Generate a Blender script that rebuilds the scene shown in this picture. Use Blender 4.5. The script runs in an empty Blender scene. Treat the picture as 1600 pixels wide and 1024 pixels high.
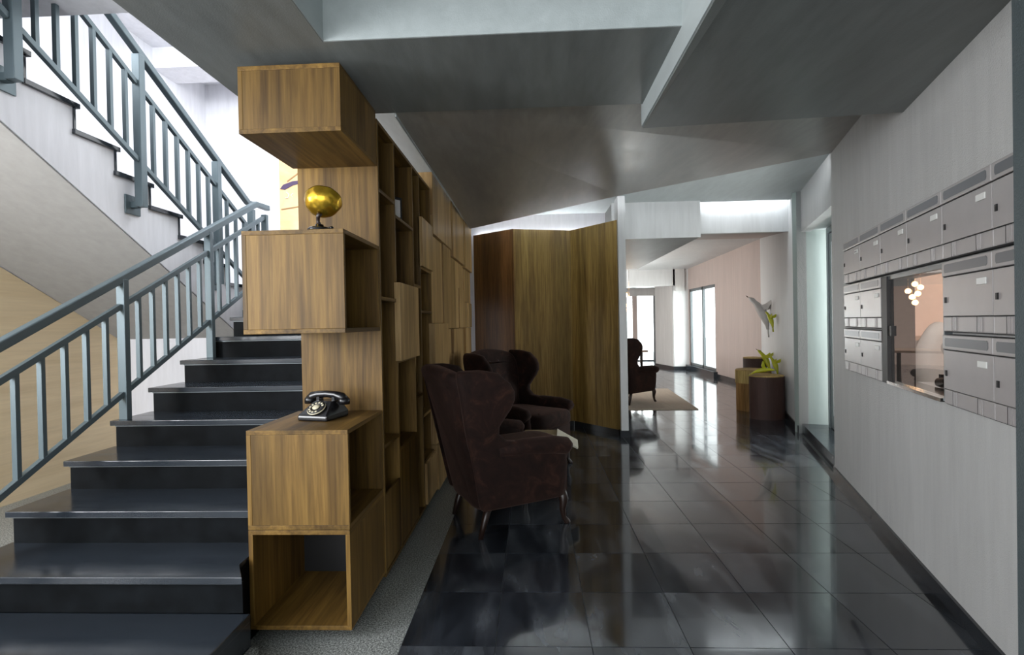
import bpy, bmesh, math, random
from mathutils import Vector, Matrix
random.seed(7)
S = bpy.context.scene
COL = S.collection
R_ = math.radians
PI = math.pi

# ------------------------------------------------------------ camera
CH = 1.40
cam_d = bpy.data.cameras.new('camera'); cam = bpy.data.objects.new('camera', cam_d); COL.objects.link(cam)
cam_d.sensor_width = 36; cam_d.lens = 780 / 1600 * 36; cam_d.clip_start = .05; cam_d.clip_end = 200
rot = Matrix.Rotation(R_(2.35), 3, 'Z') @ Matrix.Rotation(R_(90 - .5), 3, 'X') @ Matrix.Rotation(R_(-1.1), 3, 'Z')
cam.matrix_world = Matrix.Translation((0, 0, CH)) @ rot.to_4x4()
S.camera = cam

# ------------------------------------------------------------ colour management, world
S.view_settings.view_transform = 'Standard'; S.view_settings.look = 'None'
S.view_settings.gamma = 1; S.view_settings.exposure = 0.0; S.view_settings.use_curve_mapping = False
W = bpy.data.worlds.new('world'); S.world = W; W.use_nodes = True
bg = W.node_tree.nodes['Background']; bg.inputs[0].default_value = (.93, .97, 1.0, 1); bg.inputs[1].default_value = 3.2
S.cycles.max_bounces = 8; S.cycles.diffuse_bounces = 4; S.cycles.glossy_bounces = 4; S.cycles.sample_clamp_indirect = 4
S.cycles.transparent_max_bounces = 8

def area(name, loc, to, sx, sy, energy, col=(1, 1, 1), portal=False):
    l = bpy.data.lights.new(name, 'AREA'); l.shape = 'RECTANGLE'; l.size = sx; l.size_y = sy
    l.energy = energy; l.color = col
    if portal: l.cycles.is_portal = True
    o = bpy.data.objects.new(name, l); COL.objects.link(o); o.location = loc
    o.rotation_euler = (Vector(to) - Vector(loc)).to_track_quat('-Z', 'Y').to_euler()
    return o
# daylight at the openings of the building, with added fill lamps
area('entrance_daylight', (-.3, -1.9, 1.7), (.2, 4, 1.3), 2.6, 2.4, 15, (.90, .96, 1.0))
area('pale_wall_fill', (-2.7, -1.8, 1.8), (-3.9, 3.6, .9), 1.6, 1.8, 110, (.95, .97, 1.0))  # added fill for the pale wood wall, no opening stands here
area('stair_side_window_light', (-3.9, .7, 1.9), (1.9, 3.0, 1.2), 1.8, 1.6, 205, (.95, .97, 1.0))
area('stairwell_window_light', (-3.9, 3.1, 4.0), (-1.7, 4.6, 3.2), 1.6, 1.4, 110, (.93, .96, 1.0))
area('stair_landing_light', (-2.0, 4.4, 4.35), (-1.7, 5.6, 2.6), 2.4, 1.0, 110, (.95, .97, 1.0))
area('glass_door_daylight', (3.95, 5.15, 1.7), (-.5, 5.6, .9), 1.3, 2.0, 50, (.97, .99, 1.0))
area('lounge_window_light', (6.4, 13.2, 1.6), (3.0, 12.6, .7), 4.0, 2.6, 620, (.97, .99, 1.0))
area('terrace_light', (3.9, 18.6, 1.5), (2.9, 10, .8), 2.0, 2.4, 280, (.97, .99, 1.0))
area('lounge_fill', (-1.2, 11.5, 1.5), (2.6, 15.5, 1.3), 3.4, 2.2, 420, (1.0, .97, .94))  # added fill for the lounge end wall, no window in this wall

# ------------------------------------------------------------ materials
def new_mat(name):
    m = bpy.data.materials.new(name); m.use_nodes = True
    nt = m.node_tree; b = nt.nodes['Principled BSDF']
    return m, nt, b
def N(nt, t, **k):
    n = nt.nodes.new(t)
    for a, v in k.items(): setattr(n, a, v)
    return n
def coords(nt, scale, rand=False):
    tc = N(nt, 'ShaderNodeTexCoord'); mp = N(nt, 'ShaderNodeMapping'); mp.inputs['Scale'].default_value = scale
    nt.links.new(tc.outputs['Object'], mp.inputs['Vector'])
    if rand:
        oi = N(nt, 'ShaderNodeObjectInfo'); mu = N(nt, 'ShaderNodeMath', operation='MULTIPLY'); mu.inputs[1].default_value = 37.
        nt.links.new(oi.outputs['Random'], mu.inputs[0])
        nt.links.new(mu.outputs[0], mp.inputs['Location'])
    return mp.outputs['Vector']
def noise(nt, vec, scale, detail=4, rough=.55, dist=0.):
    n = N(nt, 'ShaderNodeTexNoise'); n.inputs['Scale'].default_value = scale; n.inputs['Detail'].default_value = detail
    n.inputs['Roughness'].default_value = rough; n.inputs['Distortion'].default_value = dist
    nt.links.new(vec, n.inputs['Vector']); return n.outputs['Fac']
def ramp(nt, fac, stops):
    r = N(nt, 'ShaderNodeValToRGB'); el = r.color_ramp.elements
    el[0].position, el[0].color = stops[0][0], (*stops[0][1], 1); el[1].position, el[1].color = stops[-1][0], (*stops[-1][1], 1)
    for p, c in stops[1:-1]:
        e = el.new(p); e.color = (*c, 1)
    nt.links.new(fac, r.inputs[0]); return r.outputs[0]
def mixc(nt, fac, a, b, mode='MIX'):
    m = N(nt, 'ShaderNodeMix', data_type='RGBA', blend_type=mode)
    if isinstance(fac, float): m.inputs[0].default_value = fac
    else: nt.links.new(fac, m.inputs[0])
    for s, v in ((m.inputs[6], a), (m.inputs[7], b)):
        if isinstance(v, tuple): s.default_value = (*v, 1)
        else: nt.links.new(v, s)
    return m.outputs[2]
def bump(nt, b, h, strength=.2, dist=.01):
    n = N(nt, 'ShaderNodeBump'); n.inputs['Strength'].default_value = strength; n.inputs['Distance'].default_value = dist
    nt.links.new(h, n.inputs['Height']); nt.links.new(n.outputs[0], b.inputs['Normal'])
def plain(name, c, rough=.5, metal=0., emit=0., var=0., coat=0.):
    m, nt, b = new_mat(name)
    if var:
        v = noise(nt, coords(nt, (1, 1, 1)), 9, 4)
        nt.links.new(ramp(nt, v, [(.3, tuple(x * (1 - var) for x in c)), (.7, tuple(min(1, x * (1 + var)) for x in c))]), b.inputs['Base Color'])
    else: b.inputs['Base Color'].default_value = (*c, 1)
    b.inputs['Roughness'].default_value = rough; b.inputs['Metallic'].default_value = metal
    if coat: b.inputs['Coat Weight'].default_value = coat
    if emit: b.inputs['Emission Color'].default_value = (*c, 1); b.inputs['Emission Strength'].default_value = emit
    return m
def wood(name, axis, dark, light, rough=.5, soft=0.):
    m, nt, b = new_mat(name)
    st = [1, 1, 1]; st['xyz'.index(axis)] = .05
    v = coords(nt, tuple(st), True)
    fine = noise(nt, v, 60, 5, .6, .3); band = noise(nt, v, 11, 3, .6, .8)
    wide = noise(nt, v, 4.5, 2, .5, .3)
    c1 = ramp(nt, band, [(.30, dark), (.48, tuple(p * .45 + q * .55 for p, q in zip(dark, light))), (.68, light)])
    c1 = mixc(nt, .8, c1, ramp(nt, wide, [(.35, (.60, .58, .52) if not soft else (soft,) * 3), (.62, (1.12, 1.1, 1.08) if not soft else (1, 1, 1))]), 'MULTIPLY')
    c2 = ramp(nt, fine, [(.32, (.55, .50, .42) if not soft else (soft,) * 3), (.62, (1.05, 1.05, 1.05) if not soft else (1, 1, 1))])
    nt.links.new(mixc(nt, .85, c1, c2, 'MULTIPLY'), b.inputs['Base Color'])
    b.inputs['Roughness'].default_value = rough; b.inputs['Specular IOR Level'].default_value = .3; bump(nt, b, fine, .08, .003); return m
def plaster(name, c, axis='z', var=.16, rough=.45, grain=.12, stretch=.12, fine=1.0, lo=.84):
    m, nt, b = new_mat(name)
    st = [1, 1, 1]
    if axis == 'd': v0 = coords(nt, (1, .22, 1)); 
    else:
        st['xyz'.index(axis)] = stretch; v0 = coords(nt, tuple(st))
    if axis == 'd': v0.node.inputs['Rotation'].default_value = (0, 0, R_(35))
    big = noise(nt, v0, 1.6, 5, .68, .4); mid = noise(nt, v0, 17, 4, .6, .2); gr = noise(nt, coords(nt, (1, 1, 1)), 160 * fine, 2, .6)
    c1 = ramp(nt, big, [(.3, tuple(x * (1 - var) for x in c)), (.7, tuple(x * (1 + var) for x in c))])
    c2 = ramp(nt, mid, [(.3, (lo,) * 3), (.7, (1, 1, 1))])
    nt.links.new(mixc(nt, .75, c1, c2, 'MULTIPLY'), b.inputs['Base Color'])
    nt.links.new(ramp(nt, mid, [(.3, (rough - .04,) * 3), (.7, (rough + .05,) * 3)]), b.inputs['Roughness'])
    bump(nt, b, gr, grain, .007); return m
WD, WL = (.075, .040, .008), (.225, .132, .032)
M = {}
M['wood_z'] = wood('oak laminate upright', 'z', WD, WL); M['wood_y'] = wood('oak laminate deep', 'y', WD, WL); M['wood_x'] = wood('oak laminate cross', 'x', WD, WL)
M['led_slot'] = plain('cool led strip in slot', (.92, .96, 1.), .4, emit=42.)
M['edge'] = plain('oak edge banding', (.32, .20, .085), .5, var=.12)
M['panel'] = wood('light oak panel', 'z', (.33, .205, .085), (.56, .385, .18), .42)
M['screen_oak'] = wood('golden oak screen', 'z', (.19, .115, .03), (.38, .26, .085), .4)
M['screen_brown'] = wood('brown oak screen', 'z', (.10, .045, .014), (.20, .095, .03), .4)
M['pale_wood'] = wood('pale wood cladding', 'y', (.80, .62, .38), (.90, .72, .47), .5, .92)
M['wood_in'] = M['wood_z']
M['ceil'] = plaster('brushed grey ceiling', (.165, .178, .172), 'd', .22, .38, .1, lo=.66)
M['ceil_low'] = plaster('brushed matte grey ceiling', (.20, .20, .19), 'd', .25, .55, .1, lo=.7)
M['ceil_lit'] = plaster('brushed ceiling with painted light', (.31, .295, .265), 'd', .24, .34, .1, lo=.66)  # lighter copy of the ceiling paint, the slab's stronger light put into colour
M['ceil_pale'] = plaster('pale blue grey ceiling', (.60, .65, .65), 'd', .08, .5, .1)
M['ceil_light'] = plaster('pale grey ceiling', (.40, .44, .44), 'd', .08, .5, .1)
M['wall_grey'] = plaster('grey combed plaster', (.56, .56, .55), 'z', .08, .5, .5, .1)
M['wall_far'] = plaster('pale combed plaster', (.60, .61, .61), 'z', .06, .5, .2, .1)
M['wall_pink'] = plaster('warm beige combed plaster', (.45, .375, .345), 'z', .06, .5, .2, .08)
M['jamb'] = plaster('pale green grey jamb', (.34, .41, .39), 'z', .05, .6, .2)
M['pillar'] = plaster('dark teal pillar', (.07, .09, .095), 'z', .15, .55, .5)
M['white'] = plaster('white wall', (.80, .80, .84), 'z', .02, .6, .05)
M['soffit'] = plaster('grey stair soffit', (.36, .35, .335), 'z', .03, .7, .05)
M['steel'] = plain('blue grey painted steel', (.105, .14, .155), .38, .35)
M['granite_dark'] = None
m, nt, b = new_mat('polished black granite'); v = coords(nt, (1, 1, 1), True)
sp = noise(nt, v, 320, 2, .7); dust_sheen = noise(nt, coords(nt, (.5, 2.5, 1), True), 5, 5, .6, .6)
nt.links.new(mixc(nt, dust_sheen, ramp(nt, sp, [(.35, (.010, .013, .017)), (.7, (.017, .021, .027))]), (.022, .029, .038)), b.inputs['Base Color'])  # bluish lift in the colour stands in for sheen from the stairwell
b.inputs['Specular IOR Level'].default_value = .7; nt.links.new(ramp(nt, dust_sheen, [(.3, (.12,) * 3), (.75, (.26,) * 3)]), b.inputs['Roughness']); M['granite_dark'] = m
m, nt, b = new_mat('speckled grey granite'); v = coords(nt, (1, 1, 1))
sp = noise(nt, v, 130, 3, .8)
nt.links.new(ramp(nt, sp, [(.40, (.04, .044, .042)), (.5, (.19, .20, .19)), (.60, (.44, .46, .44))]), b.inputs['Base Color']); b.inputs['Roughness'].default_value = .35; M['granite'] = m
M['granite_riser'] = plain('honed black granite', (.004, .005, .006), .55, var=.5)
M['granite_riser'].node_tree.nodes['Principled BSDF'].inputs['Specular IOR Level'].default_value = .08
m, nt, b = new_mat('polished dark marble tile')
v = coords(nt, (1, .32, 1), True); v.node.inputs['Rotation'].default_value = (0, 0, R_(24))
a1 = noise(nt, v, 3.6, 4, .5, 1.1); a2 = noise(nt, v, 12, 4, .55, .8)
c1 = ramp(nt, a1, [(.30, (.010, .013, .017)), (.50, (.028, .033, .041)), (.68, (.075, .084, .096))])
c2 = ramp(nt, a2, [(.35, (.6, .6, .6)), (.7, (1.15, 1.15, 1.15))])
nt.links.new(mixc(nt, .8, c1, c2, 'MULTIPLY'), b.inputs['Base Color'])
nt.links.new(ramp(nt, a1, [(.3, (.07,) * 3), (.7, (.19,) * 3)]), b.inputs['Roughness'])
b.inputs['Specular IOR Level'].default_value = .85; b.inputs['Coat Weight'].default_value = .35; b.inputs['Coat Roughness'].default_value = .04
M['tile'] = m
M['grout'] = plain('pale grout', (.11, .12, .12), .7)
M['black_trim'] = plain('black skirting', (.018, .021, .025), .22)
M['mailbox'] = plain('grey brown enamel', (.40, .375, .37), .33, .15, var=.04)
M['mailbox_dark'] = plain('dark mailbox slot', (.17, .175, .19), .35, .4)
M['mailbox_edge'] = plain('mailbox gap black', (.015, .015, .016), .6)
M['plate'] = plain('white name plate', (.78, .78, .75), .4)
M['plate_text'] = plain('grey printed text', (.25, .25, .25), .6)
M['black'] = plain('black gloss plastic', (.006, .006, .007), .25)
M['black_matte'] = plain('black matte', (.012, .012, .013), .5)
M['gold'] = plain('brushed gold', (.68, .42, .04), .24, .9, var=.1)
M['ivory'] = plain('aged ivory dial', (.55, .50, .36), .4)
M['chrome'] = plain('chrome', (.7, .7, .7), .15, 1.)
m, nt, b = new_mat('brown velvet'); v = noise(nt, coords(nt, (1, 1, 1), True), 7, 5, .65, 1.2)
nt.links.new(ramp(nt, v, [(.32, (.006, .0022, .0015)), (.55, (.016, .006, .004)), (.80, (.060, .024, .014))]), b.inputs['Base Color'])
b.inputs['Roughness'].default_value = .85; b.inputs['Specular IOR Level'].default_value = .25; b.inputs['Sheen Weight'].default_value = .14; b.inputs['Sheen Tint'].default_value = (.6, .35, .28, 1); M['velvet'] = m
M['dark_wood'] = plain('dark stained wood', (.02, .010, .007), .3)
M['bark'] = plaster('dark bark', (.050, .022, .016), 'z', .3, .6, .5, .1)
M['cut_wood'] = wood('yellow cut wood', 'z', (.42, .28, .08), (.66, .50, .20), .6)
M['brown_log'] = wood('orange brown log', 'z', (.22, .11, .03), (.42, .24, .08), .6)
M['lime'] = plain('lime yellow glaze', (.50, .52, .03), .25, var=.12)
M['porcelain'] = plain('pale grey glaze', (.55, .54, .52), .25, var=.12)
M['rug'] = plaster('beige rug', (.50, .42, .33), 'y', .06, .95, .6)
M['lamp_glow'] = plain('warm bulb glow', (1., .60, .28), .4, emit=14.)
M['led'] = plain('cool led strip', (.92, .96, 1.), .4, emit=70.)
M['frame_grey'] = plain('grey aluminium frame', (.17, .19, .20), .35, .6)
M['paper'] = plain('cream page', (.72, .68, .56), .6, var=.05)
M['tan'] = plain('tan cover', (.30, .23, .13), .6, var=.08)
M['office_wall'] = plain('peach office wall', (.80, .62, .54), .7, var=.04)
M['desk'] = plain('peach counter', (.45, .30, .22), .35)
M['chair_grey'] = plain('light grey fabric', (.42, .43, .44), .8, var=.06)
M['leaf'] = plain('green foliage', (.30, .46, .14), .7, var=.3)
M['paving'] = plain('pale outdoor paving', (.5, .5, .48), .8, var=.06)
m, nt, b = new_mat('clear window glass'); nt.nodes.remove(b); out = nt.nodes['Material Output']
tr = N(nt, 'ShaderNodeBsdfTransparent'); gl = N(nt, 'ShaderNodeBsdfGlossy'); gl.inputs['Roughness'].default_value = .01
fr = N(nt, 'ShaderNodeFresnel'); fr.inputs[0].default_value = 1.5; mx = N(nt, 'ShaderNodeMixShader')
tr.inputs[0].default_value = (.95, .97, .96, 1)
ge = N(nt, 'ShaderNodeNewGeometry'); sb_ = N(nt, 'ShaderNodeMath', operation='SUBTRACT'); sb_.inputs[0].default_value = 1; nt.links.new(ge.outputs['Backfacing'], sb_.inputs[1]); ml = N(nt, 'ShaderNodeMath', operation='MULTIPLY'); nt.links.new(fr.outputs[0], ml.inputs[0]); nt.links.new(sb_.outputs[0], ml.inputs[1]); nt.links.new(ml.outputs[0], mx.inputs[0]); nt.links.new(tr.outputs[0], mx.inputs[1]); nt.links.new(gl.outputs[0], mx.inputs[2]); nt.links.new(mx.outputs[0], out.inputs[0]); M['glass'] = m; fr.inputs[0].default_value = 1.3
M['glass_coated'] = m.copy(); [setattr(n_.inputs[0], 'default_value', 3.6) for n_ in M['glass_coated'].node_tree.nodes if n_.bl_idname == 'ShaderNodeFresnel']
m, nt, b = new_mat('printed artwork'); v = coords(nt, (1, 1, 1))
n1 = noise(nt, v, 2.2, 4, .6, .5)
nt.links.new(ramp(nt, n1, [(.3, (.62, .36, .16)), (.55, (.78, .52, .27)), (.75, (.80, .60, .38))]), b.inputs['Base Color']); M['art'] = m
M['ink'] = plain('dark purple ink', (.06, .035, .09), .6); M['ink_brown'] = plain('brown ink', (.35, .2, .08), .6); M['ink_white'] = plain('chalk white ink', (.85, .78, .65), .6)

# ------------------------------------------------------------ mesh helpers
class MB:
    def __init__(s): s.v = []; s.f = []; s.sm = []
    def add(s, vs, fs, smooth=False):
        o = len(s.v); s.v += [tuple(p) for p in vs]; s.f += [tuple(i + o for i in f) for f in fs]; s.sm += [smooth] * len(fs); return s
    def box(s, x0, x1, y0, y1, z0, z1):
        return s.hexa([(x0, y0), (x1, y0), (x1, y1), (x0, y1)], z0, z1)
    def hexa(s, poly, z0, z1):
        """vertical prism; z0,z1 numbers or per-point lists"""
        n = len(poly)
        a = sum(poly[i][0] * poly[(i + 1) % n][1] - poly[(i + 1) % n][0] * poly[i][1] for i in range(n))
        z0 = [z0] * n if not isinstance(z0, (list, tuple)) else list(z0); z1 = [z1] * n if not isinstance(z1, (list, tuple)) else list(z1)
        if a < 0: poly = poly[::-1]; z0 = z0[::-1]; z1 = z1[::-1]
        vs = [(p[0], p[1], z) for p, z in zip(poly, z0)] + [(p[0], p[1], z) for p, z in zip(poly, z1)]
        fs = [tuple(range(n - 1, -1, -1)), tuple(range(n, 2 * n))] + [(i, (i + 1) % n, (i + 1) % n + n, i + n) for i in range(n)]
        return s.add(vs, fs)
    def prism(s, pts2, axis, a0, a1):
        """polygon in the plane normal to axis, extruded a0..a1"""
        n = len(pts2)
        def P(p, a): return {'x': (a, p[0], p[1]), 'y': (p[0], a, p[1]), 'z': (p[0], p[1], a)}[axis]
        vs = [P(p, a0) for p in pts2] + [P(p, a1) for p in pts2]
        fs = [tuple(range(n - 1, -1, -1)), tuple(range(n, 2 * n))] + [(i, (i + 1) % n, (i + 1) % n + n, i + n) for i in range(n)]
        return s.add(vs, fs)
    def tube(s, path, r, seg=10, flat=None):
        path = [Vector(p) for p in path]; n = len(path)
        if not isinstance(r, (list, tuple)): r = [r] * n
        t0 = (path[1] - path[0]).normalized(); up = Vector((0, 0, 1)) if abs(t0.z) < .95 else Vector((1, 0, 0))
        u = (up - t0 * up.dot(t0)).normalized(); vs = []; fs = []
        for i, p in enumerate(path):
            t = (path[min(i + 1, n - 1)] - path[max(i - 1, 0)]).normalized(); u = (u - t * u.dot(t)).normalized(); w = t.cross(u)
            for k in range(seg):
                a = 2 * PI * k / seg + PI / seg
                vs.append(p + u * math.cos(a) * r[i] * (flat or 1) + w * math.sin(a) * r[i])
        for i in range(n - 1):
            for k in range(seg): fs.append((i * seg + k, i * seg + (k + 1) % seg, (i + 1) * seg + (k + 1) % seg, (i + 1) * seg + k))
        fs += [tuple(range(seg - 1, -1, -1)), tuple((n - 1) * seg + k for k in range(seg))]
        return s.add(vs, fs, seg > 4)
    def bar(s, a, b, w, h):
        """rectangular bar from a to b, w sideways, h in the up direction"""
        a, b = Vector(a), Vector(b); t = (b - a).normalized(); up = Vector((0, 0, 1)) if abs(t.z) < .95 else Vector((0, 1, 0))
        u = (up - t * up.dot(t)).normalized(); sd = t.cross(u)
        vs = [p + sd * x * w / 2 + u * y * h / 2 for p in (a, b) for x, y in ((-1, -1), (1, -1), (1, 1), (-1, 1))]
        return s.add(vs, [(3, 2, 1, 0), (4, 5, 6, 7)] + [(i, (i + 1) % 4, (i + 1) % 4 + 4, i + 4) for i in range(4)])
    def lathe(s, prof, c=(0, 0, 0), seg=28, mat=None):
        n = len(prof); vs = []; c = Vector(c)
        for r, z in prof:
            for k in range(seg):
                a = 2 * PI * k / seg; p = Vector((r * math.cos(a), r * math.sin(a), z))
                vs.append(c + (mat @ p if mat else p))
        fs = [(i * seg + k, i * seg + (k + 1) % seg, (i + 1) * seg + (k + 1) % seg, (i + 1) * seg + k) for i in range(n - 1) for k in range(seg)]
        fs += [tuple(range(seg - 1, -1, -1)), tuple((n - 1) * seg + k for k in range(seg))]
        return s.add(vs, fs, True)
    def puffy(s, outline, t, r, fn, steps=4):
        """soft upholstered slab: outline in 2D, thickness t, edge radius r; fn maps (a,b,depth) to 3D"""
        n = len(outline); P = [Vector(p) for p in outline]
        if sum(P[i].x * P[(i + 1) % n].y - P[(i + 1) % n].x * P[i].y for i in range(n)) < 0: P = P[::-1]
        nr = []
        for i in range(n):
            d = (P[(i + 1) % n] - P[i - 1]).normalized(); nr.append(Vector((-d.y, d.x)))
        rings = []
        for k in range(steps + 1):
            a = PI / 2 * k / steps; rings.append((-t / 2 + r * (1 - math.sin(a)), r * (1 - math.cos(a))))
        rings = [(-t / 2, r * 2.2)] + rings[::-1] 
        rings = sorted(rings, key=lambda q: q[0]); rings = rings + [(-d, i) for d, i in rings[::-1]]
        vs = []; fs = []
        for d, ins in rings:
            for p, m_ in zip(P, nr):
                q = p + m_ * ins; vs.append(fn(q.x, q.y, d))
        m = len(rings)
        for i in range(m - 1):
            for k in range(n): fs.append((i * n + k, i * n + (k + 1) % n, (i + 1) * n + (k + 1) % n, (i + 1) * n + k))
        cen = sum(P, Vector((0, 0))) / n
        fs += [tuple(range(n - 1, -1, -1)), tuple((m - 1) * n + k for k in range(n))]
        return s.add(vs, fs, True)
    def sphere(s, c, r, sc=(1, 1, 1), seg=14, rings=8):
        prof = [(max(1e-4, math.sin(PI * i / rings)) * r, -math.cos(PI * i / rings) * r) for i in range(rings + 1)]
        return s.lathe(prof, c, seg, Matrix.Diagonal(sc))
    def build(s, name, mat, parent=None, base=None, bevel=0., kind=None, fix=True):
        me = bpy.data.meshes.new(name)
        off = Vector(base) if base is not None else Vector((0, 0, 0))
        me.from_pydata([Vector(p) - off for p in s.v], [], s.f); me.update()
        for p, q in zip(me.polygons, s.sm): p.use_smooth = q
        if fix:
            bm = bmesh.new(); bm.from_mesh(me); bmesh.ops.recalc_face_normals(bm, faces=bm.faces); bm.to_mesh(me); bm.free()
        me.materials.append(mat if not isinstance(mat, str) else M[mat])
        o = bpy.data.objects.new(name, me); COL.objects.link(o)
        if parent is not None: o.parent = parent
        elif base is not None: o.location = base
        if bevel:
            b = o.modifiers.new('bevel', 'BEVEL'); b.width = bevel; b.segments = 2; b.limit_method = 'ANGLE'
        if kind: o['kind'] = kind
        return o
def thing(name, label, cat, loc=(0, 0, 0), rz=0., group=None, kind=None):
    o = bpy.data.objects.new(name, None); o.empty_display_size = .1; COL.objects.link(o); o.location = loc; o.rotation_euler = (0, 0, rz)
    if kind: o['kind'] = kind
    else:
        o['label'] = label; o['category'] = cat
    if group: o['group'] = group
    return o
def tag(o, label, cat, group=None):
    o['label'] = label; o['category'] = cat
    if group: o['group'] = group
    return o
def struct(name, mb, mat, bevel=0.): return mb.build(name, mat, None, None, bevel, 'structure')
def dup(root, loc, rz=0., label=None):
    r = root.copy(); COL.objects.link(r); r.location = loc; r.rotation_euler = (0, 0, rz)
    if label: r['label'] = label
    for ch in list(root.children):
        c = ch.copy(); COL.objects.link(c); c.parent = r
        for g in ch.children:
            d = g.copy(); COL.objects.link(d); d.parent = c
    return r
def clip(poly, a, bb, c):   # keep a*x+b*y<=c
    out = []
    for i in range(len(poly)):
        p, q = poly[i], poly[(i + 1) % len(poly)]; dp = a * p[0] + bb * p[1] - c; dq = a * q[0] + bb * q[1] - c
        if dp <= 0: out.append(p)
        if (dp < 0 < dq) or (dq < 0 < dp):
            t = dp / (dp - dq); out.append((p[0] + (q[0] - p[0]) * t, p[1] + (q[1] - p[1]) * t))
    return out
RX = lambda y: 1.15 + .333 * y            # right wall line
WD_ = Vector((-.316, -.949, 0)); WN = Vector((-.949, .316, 0))   # along the wall towards the entrance; out of the wall

# ============================================================ FLOOR
fl = struct('floor', MB().hexa([(-.595, -2), (RX(-2) + .6, -2), (RX(9.7) + .9, 9.7), (5.1, 9.7), (5.1, 18), (-1.3, 18), (-1.3, 7.6), (-.595, 7.6)], -.12, -.004), 'grout')
TX, TY, G = .4165, .437, .0018
full = None; n_t = 0; stuff = MB()
def lim_poly(x0, x1, y0, y1):
    p = [(x0 + G, y0 + G), (x1 - G, y0 + G), (x1 - G, y1 - G), (x0 + G, y1 - G)]
    if y0 < 9.7: p = clip(p, 1, -.333, 1.15)
    else: p = clip(p, 1, 0, 4.4)
    return p if len(p) > 2 else None
for j in range(-4, 41):
    y0 = 2.146 + (j) * TY
    for i in range(-2, 14):
        x0 = -.603 + i * TX
        if y0 < 7.2 and x0 < -.61: continue
        if x0 + TX < -1.3: continue
        P = lim_poly(max(x0, -.6) if y0 < 7.2 else x0, x0 + TX, y0, y0 + TY)
        if not P: continue
        if 1.2 < y0 < 8.6 and n_t < 299 and x0 > -.7:
            isfull = len(P) == 4 and abs(P[2][0] - P[0][0] - (TX - 2 * G)) < 1e-6 and abs(P[2][1] - P[0][1] - (TY - 2 * G)) < 1e-6
            n_t += 1
            if isfull and full is not None:
                o = bpy.data.objects.new('tile', full.data); COL.objects.link(o); o.parent = fl; o.location = (x0, y0, 0)
            else:
                o = MB().hexa([(p[0] - x0, p[1] - y0) for p in P], -.004, 0).build('tile', 'tile', fl); o.location = (x0, y0, 0)
                if isfull: full = o
        else: stuff.hexa(P, -.004, 0)
stuff.build('floor_tiles', 'tile', fl, kind='stuff')
# granite border under the shelving and round the stair foot
g0 = struct('floor', MB().box(-4.0, -.6, -2, 2.02, -.12, 0.0).box(-2.564, -.6, 2.02, 7.2, -.12, 0.0), 'granite')
struct('floor', MB().box(-4.0, -2.62, 2.3, 4.65, -.12, .10), 'granite')
struct('trim_1', MB().box(-1.20, -1.165, .2, 2.02, 0, .07), 'granite')

# ============================================================ STAIRS (lower flight)
st = thing('staircase', 'lower flight of polished black granite steps rising beside the wooden cubes', 'staircase', (-1.9, 2.0, 0))
B = (-1.9, 2.0, 0)
XL, XR = -2.564, -1.29
prof = [(2.02, 0), (2.02, .19)]
nos = [(1.995 + .305 * k, .375 + .16 * k) for k in range(9)]
body = [(2.03, 0.)]
for k in range(9):
    y, z = nos[k]
    body += [(y + .03, z - .16 - .0 if k else .19), (y + .03, z - .03)]
body += [(4.72, nos[8][1] - .03), (4.72, 0)]
MB().prism(body, 'x', XL + .02, XR).build('flight_core', 'granite_riser', st, B)
MB().box(-4.0, -1.203, -.2, 2.03, 0, .178).build('landing_base', 'granite_dark', st, B)
MB().box(-4.0, -1.195, -.25, 2.02, .178, .212).build('landing_slab', 'granite_dark', st, B, .004)
for k, (y, z) in enumerate(nos):
    xr = XR if k else -1.213
    yb = y + .305 + .03 if k < 8 else 4.76
    (MB().box(XL, xr, y, yb, z - .03, z) if k else MB().hexa([(XL, y), (-1.213, y), (XR - .002, 2.11), (XR - .002, yb), (XL, yb)], z - .03, z)).build('tread', 'granite_dark', st, B, .003)
    MB().box(XL + .02, xr - (.0 if k else .012), y + .022, y + .034, z - .16, z - .03).build('riser', 'granite_riser', st, B)
    MB().box(XL + .02, xr - .015, y + .015, y + .022, z - .037, z - .031).build('nosing_line', 'frame_grey', st, B)
# intermediate landing, walls of the stairwell
struct('floor', MB().box(-4.0, -1.29, 4.76, 6.05, 1.33, 1.655), 'soffit')
struct('wall_back', MB().box(-4.05, -2.0, 4.65, 4.75, 0, 1.33), 'white')
struct('wall_left', MB().box(-4.1, -4.0, -.5, 6.2, -.1, 4.42), 'white')
cl = struct('wall_left', MB().prism([(2.0, .1), (4.65, .1), (4.65, 1.325), (1.0, 3.30), (1.0, .1)], 'x', -4.0, -3.985), 'pale_wood')
struct('wall_back', MB().box(-4.1, -.9, 6.05, 6.15, 0, 4.42), 'white')
struct('ceiling', MB().box(-4.1, -1.5, 2.8, 6.15, 4.42, 4.55), 'white')
struct('ceiling', MB().box(-4.1, -1.5, -.5, 2.86, 3.27, 3.45), 'white')
struct('trim_2', MB().box(-4.0, -1.5, 5.2, 5.55, 4.2, 4.42), 'white')
struct('wall_right', MB().box(-1.36, -1.29, 5.3, 7.6, 1.655, 4.42), 'white')
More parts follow.
